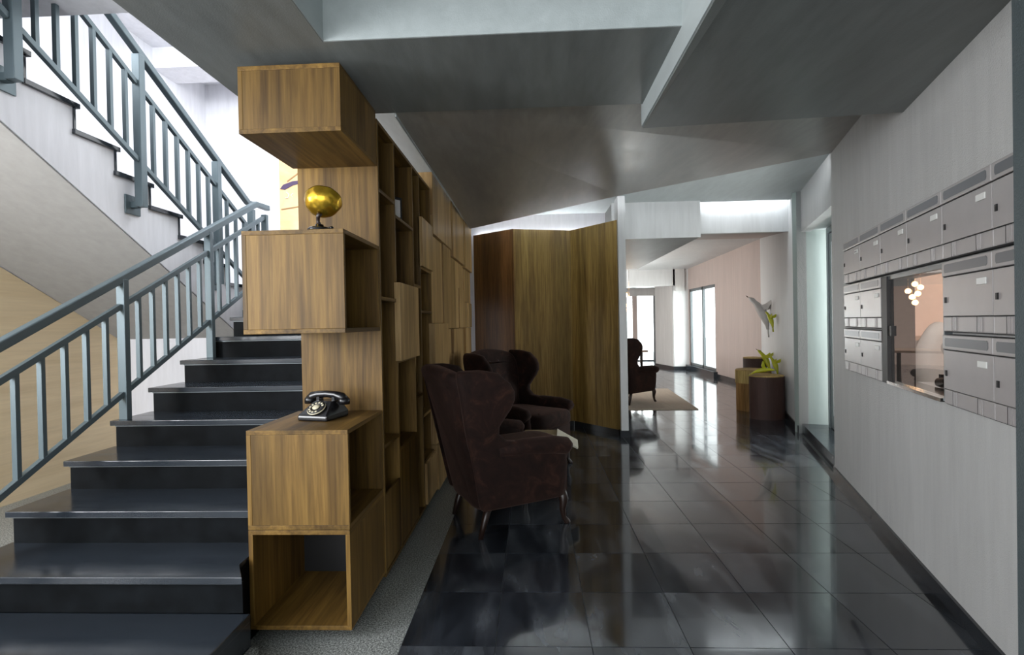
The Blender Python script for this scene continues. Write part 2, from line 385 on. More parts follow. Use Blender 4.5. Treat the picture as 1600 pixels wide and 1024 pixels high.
# upper flight
uf = thing('upper_stair_flight', 'upper white stair flight with dark tread edges climbing above the pale wood wall', 'staircase', (-3.3, 4.7, 1.655))
UB = (-3.3, 4.7, 1.655)
un = [(4.735 - .295 * k, 1.818 + .1625 * k) for k in range(10)]      # nosings; treads go towards -y
pol = [(4.76, 1.655)]
for y, z in un: pol += [(y - .02, z - .1625), (y - .02, z - .03)]
pol += [(1.78, un[-1][1] - .03), (1.78, 2.93), (4.65, 1.325), (4.76, 1.325)]
MB().prism(pol, 'x', -4.0, -2.765).build('stringer', 'white', uf, UB)
MB().prism([(1.78, 2.925), (4.65, 1.32), (4.65, 1.315), (1.78, 2.915)], 'x', -3.98, -2.77).build('soffit', 'soffit', uf, UB)
for y, z in un:
    MB().box(-4.0, -2.745, y - .335, y, z - .03, z).build('tread', 'granite_dark', uf, UB, .002)
    MB().box(-4.0, -2.757, y - .034, y - .02, z - .1625, z - .03).build('riser', 'granite_dark', uf, UB)

# railings
def rail_z(y, p, s): return p[1] + s * (y - p[0])
rl = thing('stair_railing', 'blue grey steel railing standing on the lower black steps', 'railing', (-2.5, 2.95, .855))
RB = (-2.5, 2.95, .855); X = -2.505
hz = lambda y: 1.739 + .5345 * (y - 2.951) - .02
posts = [2.05, 2.96, 3.79, 4.62]
tread_z = lambda y: max([z for (yy, z) in nos if yy <= y] + [.212])
MB().tube([(X, 1.0, hz(1.0)), (X, 4.47, hz(4.47)), (X, 4.68, hz(4.47) + .01)], .034, 4).build('handrail', 'steel', rl, RB, .006)
sub = lambda y: hz(y) - .165; low = lambda y: hz(y) - .70
for k, y in enumerate(posts):
    top = hz(min(y, 4.47)) - .01
    if k == 3: top = sub(4.62) + .02
    MB().box(X - .026, X + .026, y - .02, y + .02, tread_z(y), top).build('post', 'steel', rl, RB, .003)
for a, b_ in zip([1.15] + posts[:-1], posts):
    for f in (sub, low):
        MB().bar((X, a + .02, f(a + .02)), (X, b_ - .02, f(b_ - .02)), .028, .032).build('rail', 'steel', rl, RB, .002)
    n = 6
    for i in range(n):
        y = a + (b_ - a) * (i + 1) / (n + 1)
        MB().box(X - .013, X + .013, y - .011, y + .011, low(y), sub(y)).build('baluster', 'steel', rl, RB)
ur = thing('stair_railing', 'blue grey steel railing bolted to the side of the upper white flight', 'railing', (-2.69, 3.36, 2.25))
UR = (-2.69, 3.36, 2.25); X = -2.69
hz2 = lambda y: 3.318 - .558 * (y - 3.37); sub2 = lambda y: hz2(y) - .235; low2 = lambda y: hz2(y) - .765
MB().tube([(X, 1.6, hz2(1.6)), (X, 4.66, hz2(4.66)), (X, 4.78, hz2(4.66))], .034, 4).build('handrail', 'steel', ur, UR, .006)
ps = [1.68, 2.52, 3.36, 4.20, 4.72]
for y in ps:
    MB().box(X - .028, X + .028, y - .026, y + .026, hz2(y) - 1.07, hz2(y) - .02).build('post', 'steel', ur, UR, .003)
    pl = MB().box(-2.765, -2.753, y - .06, y + .07, hz2(y) - 1.12, hz2(y) - .99).build('mounting_plate', 'steel', ur, UR, .002)
    MB().box(-2.755, X - .02, y - .02, y + .02, hz2(y) - 1.075, hz2(y) - 1.035).build('bracket_arm', 'steel', pl, UR)
for a, b_ in zip(ps[:-1], ps[1:]):
    for f in (sub2, low2):
        MB().bar((X, a + .026, f(a + .026)), (X, b_ - .026, f(b_ - .026)), .028, .032).build('rail', 'steel', ur, UR, .002)
    n = 6 if b_ - a > .7 else 3
    for i in range(n):
        y = a + (b_ - a) * (i + 1) / (n + 1)
        MB().box(X - .013, X + .013, y - .011, y + .011, low2(y), sub2(y)).build('baluster', 'steel', ur, UR)

# artwork on the stairwell wall
ab = (-2.75, 6.03, 3.05)
art = thing('picture', 'tall tan painting with a dark purple stroke on the stairwell back wall', 'picture', ab)
MB().box(-3.07, -2.45, 6.02, 6.048, 2.55, 3.55).build('canvas', 'art', art, ab)
MB().prism([(-3.06, 3.10), (-3.0, 3.09), (-2.9, 3.14), (-2.72, 3.18), (-2.55, 3.19), (-2.72, 3.205), (-2.9, 3.19), (-3.02, 3.15)], 'y', 6.012, 6.02).build('painted_stroke', 'ink', art, ab)
MB().bar((-2.97, 6.016, 3.19), (-2.72, 6.016, 3.36), .006, .014).bar((-3.05, 6.016, 2.85), (-2.5, 6.016, 2.92), .006, .012).build('thin_line', 'ink_brown', art, ab)
MB().tube([(-2.985, 6.016, 3.06), (-2.95, 6.016, 3.03), (-2.965, 6.016, 2.985), (-2.995, 6.016, 2.99)], .006, 5).tube([(-2.90, 6.016, 3.04), (-2.925, 6.016, 3.02), (-2.90, 6.016, 2.99), (-2.875, 6.016, 3.02), (-2.87, 6.016, 3.05), (-2.855, 6.016, 3.0)], .006, 5).build('chalk_scribble', 'ink_white', art, ab)

# ============================================================ CEILINGS
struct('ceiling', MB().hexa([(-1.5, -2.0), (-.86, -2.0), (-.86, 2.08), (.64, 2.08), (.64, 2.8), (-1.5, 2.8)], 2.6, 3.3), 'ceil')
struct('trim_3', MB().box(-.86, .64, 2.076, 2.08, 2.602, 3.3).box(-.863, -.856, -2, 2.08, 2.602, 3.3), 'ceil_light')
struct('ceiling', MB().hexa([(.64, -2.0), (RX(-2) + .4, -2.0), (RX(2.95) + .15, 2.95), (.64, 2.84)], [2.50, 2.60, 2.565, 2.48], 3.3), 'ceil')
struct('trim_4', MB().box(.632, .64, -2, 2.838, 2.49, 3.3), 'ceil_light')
struct('ceiling', MB().box(-1.0, 1.4, -2.0, 2.1, 3.3, 3.4), 'ceil_light')
mp = [(-.75, 2.7), (RX(2.7) + .1, 2.7), (RX(4.52) + .02, 4.52), (1.0, 5.62), (-.75, 6.2)]
mzv = [2.60, 2.80, 2.845, 2.83, 2.575]
mzv = [2.60 + .0, 2.835, 2.845, 2.80, 2.585]
mM = MB()
n_ = len(mp)
cz = 2.72
vs = [(*p, z) for p, z in zip(mp, mzv)] + [(*p, z + .05) for p, z in zip(mp, mzv)]
mM.add(vs, [(0, 1, 2), (0, 2, 3), (0, 3, 4), (5, 7, 6), (5, 8, 7), (5, 9, 8)] + [(i, (i + 1) % 5, (i + 1) % 5 + 5, i + 5) for i in range(5)])
struct('ceiling', mM, 'ceil_lit')
struct('trim_5', MB().box(-.758, -.75, 2.82, 6.2, 2.585, 2.66), 'ceil_light')  # pale strip puts the light on the slab's side into its colour
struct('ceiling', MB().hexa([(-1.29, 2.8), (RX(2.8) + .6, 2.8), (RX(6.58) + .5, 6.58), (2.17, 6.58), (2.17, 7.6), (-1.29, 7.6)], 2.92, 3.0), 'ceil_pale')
struct('ceiling', MB().hexa([(2.1, 6.5), (RX(6.5) + .3, 6.5), (RX(6.8) + .3, 6.8), (2.1, 6.8)], 3.06, 3.1), 'ceil_light')
struct('ceiling', MB().hexa([(2.17, 6.75), (RX(6.75) + .3, 6.75), (4.9, 9.8), (2.17, 9.8)], [2.545, 2.545, 2.94, 2.94], 3.0), 'wall_pink')
struct('trim_6', MB().hexa([(2.17, 6.74), (RX(6.74) + .12, 6.74), (RX(6.8) + .12, 6.8), (2.17, 6.8)], 2.54, 3.06), 'wall_far')
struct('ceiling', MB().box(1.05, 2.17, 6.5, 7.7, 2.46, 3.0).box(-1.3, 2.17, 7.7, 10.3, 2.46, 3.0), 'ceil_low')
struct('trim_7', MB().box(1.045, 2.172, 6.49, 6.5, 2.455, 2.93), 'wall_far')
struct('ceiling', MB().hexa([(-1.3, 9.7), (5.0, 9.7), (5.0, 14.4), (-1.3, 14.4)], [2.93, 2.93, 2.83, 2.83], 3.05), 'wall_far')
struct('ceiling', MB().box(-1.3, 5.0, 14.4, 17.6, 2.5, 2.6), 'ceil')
struct('trim_8', MB().box(-1.3, 4.1, 14.25, 14.45, 2.37, 2.84), 'wall_far')
struct('trim_9', MB().box(-1.3, 4.4, 17.4, 17.6, 2.25, 2.6), 'wall_grey')
# cove light strips lying on top of the dropped slab and beams
def led(name, a, b_, lab, w=.03, mt='led'):
    o = MB().bar(a, b_, w, .012).build(name, mt); tag(o, lab, 'light strip'); return o
led('led_strip', (-.6, 6.08, 2.66), (.98, 5.56, 2.862), 'hidden cool white light strip on the left part of the tilted slab edge')
led('led_strip', (-.75, 7.035, 2.62), (1.0, 7.035, 2.62), 'cool white light strip fixed to the wall behind the folded wooden screen', .02, 'led_slot')
led('led_strip', (1.05, 5.55, 2.863), (2.55, 4.56, 2.908), 'hidden cool white light strip on the right part of the tilted slab edge')

led('led_strip', (2.2, 6.62, 3.03), (3.4, 6.62, 3.03), 'cool white light strip glowing in the ceiling slot before the pale beam', .03, 'led_slot')

# ============================================================ RIGHT WALL with reception window
def wall_seg(name, y0, y1, z0, z1, mat, t=.1, off=0.):
    p0 = Vector((RX(y0), y0, 0)) - WN * off; p1 = Vector((RX(y1), y1, 0)) - WN * off
    q0 = p0 - WN * t; q1 = p1 - WN * t
    return struct(name, MB().hexa([p0[:2], p1[:2], q1[:2], q0[:2]], z0, z1), mat)
WY0, WY1 = 2.40, 3.19
wall_seg('wall_right', -2, WY0, 0, 2.9, 'wall_grey'); wall_seg('wall_right', WY1, 4.54, 0, 2.9, 'wall_grey')
wall_seg('wall_right', WY0, WY1, 0, .995, 'wall_grey'); wall_seg('wall_right', WY0, WY1, 1.64, 2.9, 'wall_grey')
wall_seg('baseboard_right', -2, 4.53, 0, .07, 'black_trim', .02, -.015)
# beyond: door recess and white wall
wall_seg('wall_right', 4.54, 6.17, 2.43, 2.95, 'wall_far', .1, .05)
wall_seg('wall_right', 6.17, 9.72, 0, 3.0, 'wall_far', .1, .0)
wall_seg('baseboard_right', 6.18, 9.68, 0, .09, 'black_trim', .02, -.015)
p = Vector((RX(6.17), 6.17, 0)); q = p - WN * .45
struct('wall_right', MB().hexa([p[:2], q[:2], (q.x, q.y + .1), (p.x, p.y + .1)], 0, 2.95), 'jamb')
p = Vector((RX(4.54), 4.54, 0)); q = p - WN * .45
struct('wall_right', MB().hexa([p[:2], q[:2], (q.x, q.y - .06), (p.x, p.y - .06)], 0, 2.95), 'wall_grey')
wall_seg('ceiling', 4.54, 6.17, 2.44, 2.46, 'ceil_pale', .36, .145)
wall_seg('trim_10', 4.56, 6.16, 0, .12, 'granite_dark', .44, .03)
dr = thing('door_1', '', '', (RX(5.3) + .3, 5.2, .12), kind='structure'); DB = (RX(5.3) + .3, 5.2, .12)
def wbox(y0, y1, z0, z1, off, t):
    p0 = Vector((RX(y0), y0, 0)) - WN * off; p1 = Vector((RX(y1), y1, 0)) - WN * off; q0 = p0 - WN * t; q1 = p1 - WN * t
    return MB().hexa([p0[:2], p1[:2], q1[:2], q0[:2]], z0, z1)
wbox(5.98, 6.05, .12, 2.43, .28, .05).build('door_frame', 'frame_grey', dr, DB)
wbox(4.75, 4.82, .12, 2.43, .28, .05).build('door_frame', 'frame_grey', dr, DB)
wbox(4.82, 5.98, 2.36, 2.43, .28, .05).build('door_frame', 'frame_grey', dr, DB)
lf = wbox(4.83, 4.93, .13, 2.35, .29, .04).build('door_leaf', 'frame_grey', dr, DB)
wbox(5.87, 5.97, .13, 2.35, .29, .04).build('door_leaf', 'frame_grey', dr, DB); wbox(4.93, 5.87, .13, .28, .29, .04).build('door_leaf', 'frame_grey', dr, DB); wbox(4.93, 5.87, 2.25, 2.35, .29, .04).build('door_leaf', 'frame_grey', dr, DB)
wbox(4.93, 5.87, .28, 2.25, .305, .006).build('pane', 'glass', dr, DB)
wbox(4.95, 4.98, 1.1, 1.25, .27, .03).build('door_handle', 'chrome', lf, DB)

# pillar beside the camera
struct('wall_right', MB().hexa([(1.392, 1.50), (1.62, 1.50), (1.3, .6), (1.12, .6)], 0, 2.9), 'pillar')

# far lounge walls
struct('wall_right', MB().box(4.4, 4.5, 9.66, 12.2, 0, 3.0).box(4.4, 4.5, 14.2, 17.6, 0, 3.0).box(4.4, 4.5, 12.2, 14.2, 2.25, 3.0).box(4.4, 4.5, 12.2, 14.2, 0, .14), 'wall_pink')
struct('wall_right', MB().hexa([(RX(9.66), 9.66), (4.5, 9.66), (4.6, 9.8), (4.4, 9.8)], 0, 3.0), 'wall_far')
struct('baseboard_far', MB().box(4.38, 4.4, 9.72, 12.1, 0, .09).box(4.38, 4.4, 14.2, 17.4, 0, .09), 'black_trim')
w2 = thing('window_1', '', '', (4.4, 13.2, .14), kind='structure'); WB = (4.4, 13.2, .14)
for y0, y1, z0, z1 in ((12.2, 12.27, .14, 2.25), (14.13, 14.2, .14, 2.25), (12.2, 14.2, .14, .21), (12.2, 14.2, 2.18, 2.25), (13.12, 13.2, .14, 2.25)):
    MB().box(4.42, 4.48, y0, y1, z0, z1).build('window_frame', 'frame_grey', w2, WB)
MB().box(4.30, 4.42, 12.1, 14.25, 0, .14).build('window_sill', 'granite_dark', w2, WB)
MB().box(4.448, 4.454, 12.27, 13.12, .21, 2.18).build('pane', 'glass', w2, WB); MB().box(4.448, 4.454, 13.2, 14.13, .21, 2.18).build('pane', 'glass', w2, WB)
struct('trim_11', MB().hexa([(3.98, 14.25), (4.40, 14.25), (4.40, 14.5), (3.98, 15.4), (3.75, 15.4)], 0, 2.9), 'wall_far')
struct('wall_far', MB().hexa([(3.755, 15.4), (3.97, 14.26), (3.96, 14.25), (3.745, 15.4)], 0, 2.37), 'wall_grey')
struct('trim_12', MB().hexa([(4.03, 14.2), (4.28, 14.2), (4.28, 14.25), (4.03, 14.25)], 2.22, 2.84), 'wall_grey')
struct('baseboard_far', MB().hexa([(3.72, 15.4), (3.96, 14.23), (4.4, 14.23), (4.4, 14.25), (3.98, 14.25), (3.74, 15.4)], 0, .09), 'black_trim')
w3 = thing('window_2', '', '', (2.5, 17.5, 0), kind='structure'); W3 = (2.5, 17.5, 0)
for x0, x1 in ((3.2, 3.28), (3.47, 3.63), (4.18, 4.3)):
    MB().box(x0, x1, 17.45, 17.55, 0, 2.25).build('window_frame', 'wall_pink' if x0 > 3.4 and x0 < 4 else 'frame_grey', w3, W3)
struct('wall_far', MB().box(-1.3, 3.2, 17.45, 17.6, 0, 2.6), 'office_wall')
for x0, x1 in ((3.28, 3.47), (3.63, 4.18)):
    MB().box(x0, x1, 17.497, 17.503, .04, 2.25).build('pane', 'glass', w3, W3)
MB().box(3.2, 4.3, 17.44, 17.56, 0, .04).build('window_sill', 'frame_grey', w3, W3)
struct('wall_left', MB().box(-1.4, -1.3, 7.6, 17.6, 0, 3.0), 'wall_pink')
struct('wall_back', MB().box(-1.29, 1.046, 7.05, 7.12, 0, 2.92), 'white')
struct('wall_left', MB().box(-1.36, -1.29, 6.6, 7.65, 0, 3.2), 'white')
# outdoors
struct('floor', MB().box(5.0, 30, 2, 40, -.2, -.05).box(-12, 5.0, 17.62, 40, -.2, -.05), 'paving')
hd = MB(); rr = random.Random(3)
for i in range(420):
    a = Vector((rr.gauss(8.4, .45), 12.0 + rr.random() * 4.2, abs(rr.gauss(0, 1)) * .75 + rr.random() * 1.1)); d = Vector((rr.gauss(0, 1), rr.gauss(0, 1), rr.gauss(0, 1))).normalized() * .09; e = d.cross(Vector((rr.gauss(0, 1), rr.gauss(0, 1), rr.gauss(0, 1)))).normalized() * .04
    hd.add([a - d, a + e, a + d, a - e], [(0, 1, 2, 3)])
tb = thing('garden_bush', 'loose green bush seen outside the lounge window', 'bush', (8.4, 14, 0))
o = hd.build('foliage', 'leaf', tb, (8.4, 14, 0), fix=False, kind='stuff')
sm = MB()
for i in range(5): sm.tube([(8.4 + .1 * i - .2, 12.6 + .7 * i, -.05), (8.4, 12.7 + .7 * i, 1.3)], .025, 6)
sm.build('stem', 'dark_wood', tb, (8.4, 14, 0))
struct('floor', MB().hexa([(RX(4.6) + .62, 4.6), (5.0, 4.6), (5.0, 9.6), (RX(9.6) + .2, 9.6)], -.2, .0), 'paving')
# wall behind the camera with the glazed entrance
struct('wall_entrance', MB().box(-4.1, -1.7, -2.1, -2.0, 0, 3.4).box(1.15, 3, -2.1, -2.0, 0, 3.4).box(-1.7, 1.15, -2.1, -2.0, 2.95, 3.4), 'wall_grey')

# ============================================================ SHELVING
X0, X1 = -1.285, -.825
def cube(name, label, y0, y1, z0, z1, front, side, mats=('wood_z', 'wood_y', 'wood_y')):
    base = ((X0 + X1) / 2, (y0 + y1) / 2, z0); t = .02
    r = thing(name, label, 'cube shelf', base, group='stacked wooden cubes')
    e = .0015
    MB().box(X0, X1, y0, y1, z1 - t, z1).build('top_panel', 'wood_y', r, base, e)
    MB().box(X0, X1, y0, y1, z0, z0 + t).build('bottom_panel', 'wood_y', r, base, e)
    MB().box(X0, X0 + t, y0, y1, z0 + t, z1 - t).build('left_panel', 'wood_z', r, base, e)
    if side: MB().box(X1 - t, X1, y0, y1, z0 + t, z1 - t).build('right_panel', 'wood_z', r, base, e)
    MB().box(X0 + t, X1 - (t if side else .0), y1 - .012, y1, z0 + t, z1 - t).build('back_panel', 'wood_z' if front else 'black_matte', r, base)  # open cube's back is coloured black for the shade inside
    if front: MB().box(X0 + t, X1 - (t if side else 0), y0 + .001, y0 + .019, z0 + t, z1 - t).build('front_panel', 'wood_z', r, base, e)
    return r
YF, YB = 2.17, 2.672
cube('wooden_cube', 'closed wooden cube topmost in the stack, right under the ceiling', YF, YB, 2.262, 2.56, True, True)
cube('wooden_cube', 'wooden cube at mid height with side opening and a golden gramophone on top', YF, YB, 1.372, 1.832, True, False)
cube('wooden_cube', 'wooden cube under the black telephone, open on its right side', YF, YB, .498, .942, True, False)
cube('wooden_cube', 'lowest wooden cube, open at the front, resting near the floor', YF, YB, .05, .496, False, True)
tag(MB().box(X0 + .04, X1 - .05, YF + .05, YB, 0, .05).build('plinth', 'black_matte', None, (-1.05, 2.4, 0)) if False else MB().box(-.19, .18, -.2, .25, 0, .049).build('plinth', 'black_matte', None, (-1.05, 2.42, 0)), 'recessed black plinth beneath the lowest wooden cube', 'plinth')
# bookcase
bc = thing('bookcase', 'tall open wooden bookcase with narrow irregular compartments behind the cubes', 'bookcase', (-1.05, 3.3, 0)); bb_ = (-1.05, 3.3, 0)
ys = [2.674, 3.0, 3.46, 3.665, 4.055]; TZ = 2.52; t = .02
for i, y in enumerate(ys):
    yy = y if i == 0 else y - t / 2
    MB().box(-1.262, -.82, yy, yy + t, .05, TZ - t).build('upright', 'wood_z', bc, bb_, .001)
MB().box(-1.262, -.82, ys[0], ys[-1] + t / 2, TZ - t, TZ).build('top_board', 'wood_y', bc, bb_, .001)
MB().box(-1.262, -.82, ys[0], ys[-1] + t / 2, .03, .05).build('bottom_board', 'wood_y', bc, bb_, .001)
MB().box(-1.262, -1.25, ys[0] + t, ys[-1], .05, TZ - t).build('back_panel', 'wood_z', bc, bb_)
shel = {0: [2.15, 1.56, .745], 1: [2.075, 1.66, 1.19, .655], 2: [1.69, .90], 3: [2.195, 1.835, 1.51, .73, .385]}
for c, zs in shel.items():
    ya = ys[c] + (t if c == 0 else t / 2); yb = ys[c + 1] - t / 2
    for z in zs: MB().box(-1.25, -.82, ya, yb, z - t, z).build('shelf', 'wood_y', bc, bb_, .001)
def bdoor(y0, y1, z0, z1, x1, mat='wood_z', nm='door'):
    MB().box(-.83, x1, y0, y1, z0, z1).build(nm, mat, bc, bb_, .0015)
bdoor(2.985, 3.475, 1.185, 1.66, -.795, 'panel')          # proud box in column two
bdoor(3.655, 4.06, 1.835, 2.2, -.80, 'panel')
bdoor(2.685, 2.995, .06, .725 - .25, -.819)
bdoor(3.01, 3.45, .06, .636, -.819)
bdoor(3.675, 4.045, .06, .366, -.80, 'panel')
tag(MB().box(-1.2, -.9, 2.70, 6.4, 0, .03).build('plinth', 'black_matte'), 'long black plinth beneath the bookcase and cabinet wall', 'plinth')
# cabinet wall with layered panels
pw = thing('cabinet_wall', 'long wall of layered light oak panels behind the armchairs', 'cabinet', (-1.05, 5.3, 0)); pb = (-1.05, 5.3, 0)
MB().box(-1.262, -.845, 4.09, 6.45, .03, 2.62).build('carcass', 'wood_z', pw, pb)
lay = [(4.07, 5.0, 2.15, 2.645, 2), (4.07, 4.575, 1.415, 2.145, 0), (4.58, 4.995, 1.36, 2.145, 1), (5.005, 5.83, 2.085, 2.645, 3), (5.0, 5.475, 1.36, 2.08, 1),
       (5.48, 5.875, 1.36, 1.80, 2), (5.48, 5.875, 1.805, 2.08, 1), (5.835, 6.45, 2.06, 2.645, 4), (5.88, 6.45, 1.665, 2.055, 2), (5.88, 6.1, 1.36, 1.66, 2), (6.105, 6.45, 1.36, 1.66, 3),
       (4.04, 4.72, .42, 1.41, 2), (4.725, 5.02, .95, 1.355, 0), (4.725, 5.02, .42, .945, 1), (5.025, 5.74, .42, 1.355, 2), (5.745, 5.93, .6, 1.355, 0), (5.745, 5.93, .42, .595, 1), (5.935, 6.45, .42, 1.355, 2),
       (4.04, 4.62, .05, .415, 3), (4.625, 5.4, .05, .415, 1), (5.405, 6.45, .05, .415, 2)]
for y0, y1, z0, z1, d in lay:
    MB().box(-.845, -.835 + .012 + d * .013, y0, y1, z0, z1).build('panel', 'panel', pw, pb, .001)
MB().box(-1.262, -.80, 4.0665, 4.088, 2.3, 2.65).build('end_board', 'panel', pw, pb)

# angled wooden screen and white partition
sc_ = thing('wooden_screen', 'tall folded wooden screen of three panels at the end of the hall', 'screen', (.1, 6.6, 0)); sb = (.1, 6.6, 0)
pts = [(-.80, 6.93), (-.245, 6.52), (.53, 6.74), (1.045, 6.12)]
for k in range(3):
    a, b_ = Vector(pts[k]), Vector(pts[k + 1]); d = (b_ - a).normalized(); nn = Vector((-d.y, d.x)) * .03
    b_ = b_ + d * (.0 if k == 2 else .012); p = [a, b_, b_ + nn, a + nn]
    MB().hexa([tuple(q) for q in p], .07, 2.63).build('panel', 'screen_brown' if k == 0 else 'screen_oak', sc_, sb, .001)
    MB().hexa([tuple(q + nn * .5) for q in p], 0, .07).build('kick_board', 'black_trim', sc_, sb)
struct('wall_partition', MB().box(1.047, 1.135, 6.05, 6.3, 0, 2.9), 'wall_far')
struct('baseboard_partition', MB().box(1.03, 1.15, 6.03, 6.3, 0, .08), 'black_trim')

# ============================================================ MAILBOXES
mw = .427
def make_mailbox():
    r = thing('mailbox', 'x', 'mailbox', (0, 0, 0), 0, 'grey mailboxes on the right wall')
    MB().box(.0015, mw - .0015, -.030, 0, .006, .330).build('casing', 'mailbox_edge', r)
    sf = MB().box(.002, mw - .002, -.046, -.030, .262, .328).build('slot_flap', 'mailbox', r, bevel=.004)
    MB().prism([(.03, .285), (.036, .276), (.39, .276), (.398, .285), (.398, .307), (.39, .315), (.036, .315), (.03, .307)], 'y', -.0475, -.046).build('slot', 'mailbox_dark', sf)
    dd = MB().box(.003, mw - .003, -.042, -.030, .080, .257).build('door', 'mailbox', r, bevel=.002)
    MB().box(.026, .040, -.0465, -.042, .14, .166).build('lock', 'black_matte', dd)
    pl = MB().box(.315, .385, -.0475, -.042, .205, .232).build('name_plate', 'plate', dd, bevel=.002)
    MB().box(.325, .345, -.0482, -.0475, .214, .223).box(.350, .374, -.0482, -.0475, .215, .222).build('name_text', 'plate_text', pl)
    lp = MB().box(.002, mw - .002, -.040, -.030, .010, .0765).build('lower_panel', 'mailbox', r, bevel=.004)
    for x in (.085, .30):
        MB().box(x, x + .003, -.0408, -.040, .012, .076).build('groove', 'mailbox_edge', lp)
        rb = MB()
        for i in range(3): rb.box(x + .010 + i * .013, x + .017 + i * .013, -.0435, -.040, .014, .0745)
        rb.build('rib', 'mailbox', lp, bevel=.001)
    return r
ang = math.atan2(WD_.y, WD_.x)
y_start = 4.005
colname = ['far end of the row, nearest the doorway', 'second from the far end', 'third from the far end', 'fourth from the far end', 'fifth from the far end', 'cut off by the dark pillar']
rown = ['top row', 'middle row', 'bottom row']; rz_ = [1.648, 1.314, .98]
proto = None
for rI in range(3):
    for c in range(6):
        if rI and c in (2, 3): continue
        y = y_start - c * .4052
        loc = (RX(y), y, rz_[rI])
        if rI == 0: lab = f'grey mailbox in the top row, {colname[c]}'
        else: lab = f'grey mailbox in the {rown[rI]}, ' + {0: 'left of the window and farthest from it', 1: 'directly left of the reception window', 4: 'directly right of the reception window', 5: 'cut off by the dark pillar'}[c]
        if proto is None: proto = make_mailbox(); proto.location = loc; proto.rotation_euler = (0, 0, ang); proto['label'] = lab
        else: dup(proto, loc, ang, lab)

# ============================================================ RECEPTION WINDOW and office behind
rw = thing('window_3', '', '', (RX(2.8), 2.8, .99), kind='structure'); RWB = (RX(2.8), 2.8, .99)
wbox(3.10, 3.19, .99, 1.64, -.04, .14).build('window_frame', 'black_matte', rw, RWB)
wbox(WY0, WY0 + .012, .995, 1.64, -.03, .12).build('window_frame', 'frame_grey', rw, RWB)
wbox(WY0 + .012, 3.10, 1.618, 1.64, -.03, .12).build('window_frame', 'frame_grey', rw, RWB)
wbox(WY0 + .012, 3.10, .99, 1.008, -.045, .14).build('window_sill', 'chrome', rw, RWB)
wbox(WY0 + .012, 3.10, 1.008, 1.618, -.022, .004).build('pane', 'glass_coated', rw, RWB)
wbox(3.05, 3.10, 1.28, 1.34, -.035, .02).build('window_latch', 'black_matte', rw, RWB)
# office room
def W2(s, d, z):    # s = y of wall line, d = distance behind wall
    p = Vector((RX(s), s, z)) - WN * d; return p
def oroom(name, s0, s1, d0, d1, z0, z1, mat):
    p = [W2(s0, d0, 0)[:2], W2(s1, d0, 0)[:2], W2(s1, d1, 0)[:2], W2(s0, d1, 0)[:2]]
    return MB().hexa(p, z0, z1)
struct('wall_office', oroom('', 1.2, 4.45, 1.9, 1.98, 0, 2.6, ''), 'office_wall')
struct('wall_office', oroom('', 4.40, 4.46, .1, 1.98, 0, 2.6, ''), 'office_wall')
struct('wall_office', oroom('', 1.15, 1.2, .1, 1.98, 0, 2.6, ''), 'office_wall')
struct('floor', oroom('', 1.2, 4.4, .1, 1.9, -.02, 0.0, ''), 'paving'); struct('ceiling', oroom('', 1.2, 4.4, .1, 1.9, 2.5, 2.6, ''), 'white')
lp = W2(3.0, 1.1, 2.45); area('office_fill', lp, (lp.x, lp.y, 0), .6, .6, 34, (1., .90, .84))  # added lamp to brighten the office, no ceiling fitting known
dk = thing('reception_counter', 'peach counter inside the reception office behind the window', 'counter', W2(4.2, 1.0, 0))
oroom('', 4.27, 4.39, .3, 1.85, 1.20, 1.235, '').build('worktop', 'desk', dk, W2(4.2, 1.0, 0)); oroom('', 4.33, 4.39, .3, 1.85, 0, 1.2, '').build('front_board', 'chair_grey', dk, W2(4.2, 1.0, 0))
p = W2(3.92, .52, 0)
oc = thing('office_chair', 'light grey rounded office chair behind the reception glass', 'chair', p, ang + PI * .85)
arc = []
MB().puffy([(.30 * math.cos(a) * (1 if math.sin(a) > 0 else 1), 1.0 + (.35 if math.sin(a) > 0 else .40) * math.sin(a)) for a in [2 * PI * k / 24 for k in range(24)]], .10, .045, lambda a, b_, d: (a, d + a * a * .9, b_)).build('backrest', 'chair_grey', oc)
MB().puffy([(.27 * math.cos(a), .25 * math.sin(a) + .28) for a in [2 * PI * k / 20 for k in range(20)]], .10, .045, lambda a, b_, d: (a, b_, .47 + d)).build('seat', 'chair_grey', oc)
MB().tube([(0, .25, .06), (0, .25, .44)], .03, 10).build('column', 'black_matte', oc)
for k in range(5):
    a = 2 * PI * k / 5; MB().bar((0, .25, .07), (.28 * math.cos(a), .25 + .28 * math.sin(a), .035), .04, .03).build('leg', 'black_matte', oc)
# pendant bulbs
def pendants(name, lab, top, spots, r=.035):
    base = (top[0], top[1], top[2]); q = thing(name, lab, 'lamp', base)
    MB().lathe([(.001, 0), (.07, 0), (.07, -.03), (.001, -.03)], top, 16).build('ceiling_rose', 'chrome', q, base)
    for dx, dy, z in spots:
        bx, by = top[0] + dx, top[1] + dy
        cb = MB().tube([(top[0], top[1], top[2] - .02), (bx, by, top[2] - .12), (bx, by, z + r)], .003, 5).build('cable', 'chrome', q, base)
        MB().sphere((bx, by, z), r).build('bulb', 'lamp_glow', cb, base)
tp = W2(3.93, .95, 2.5)
pendants('pendant_lamp', 'cluster of glowing warm bulbs hanging in the reception office', tp[:], [(0, 0, 1.80), (.06, .05, 1.70), (.03, -.03, 1.58), (.06, -.06, 1.64), (-.05, -.05, 1.84), (.09, .0, 1.82)], .028)
pendants('pendant_lamp', 'warm pendant bulbs in the far lounge beside the partition edge', (2.08, 11.2, 2.9), [(0, 0, 1.98), (.10, .1, 1.86), (-.08, .08, 1.92), (.04, -.08, 1.74), (.0, .06, 1.64), (-.04, -.05, 1.80)], .05)
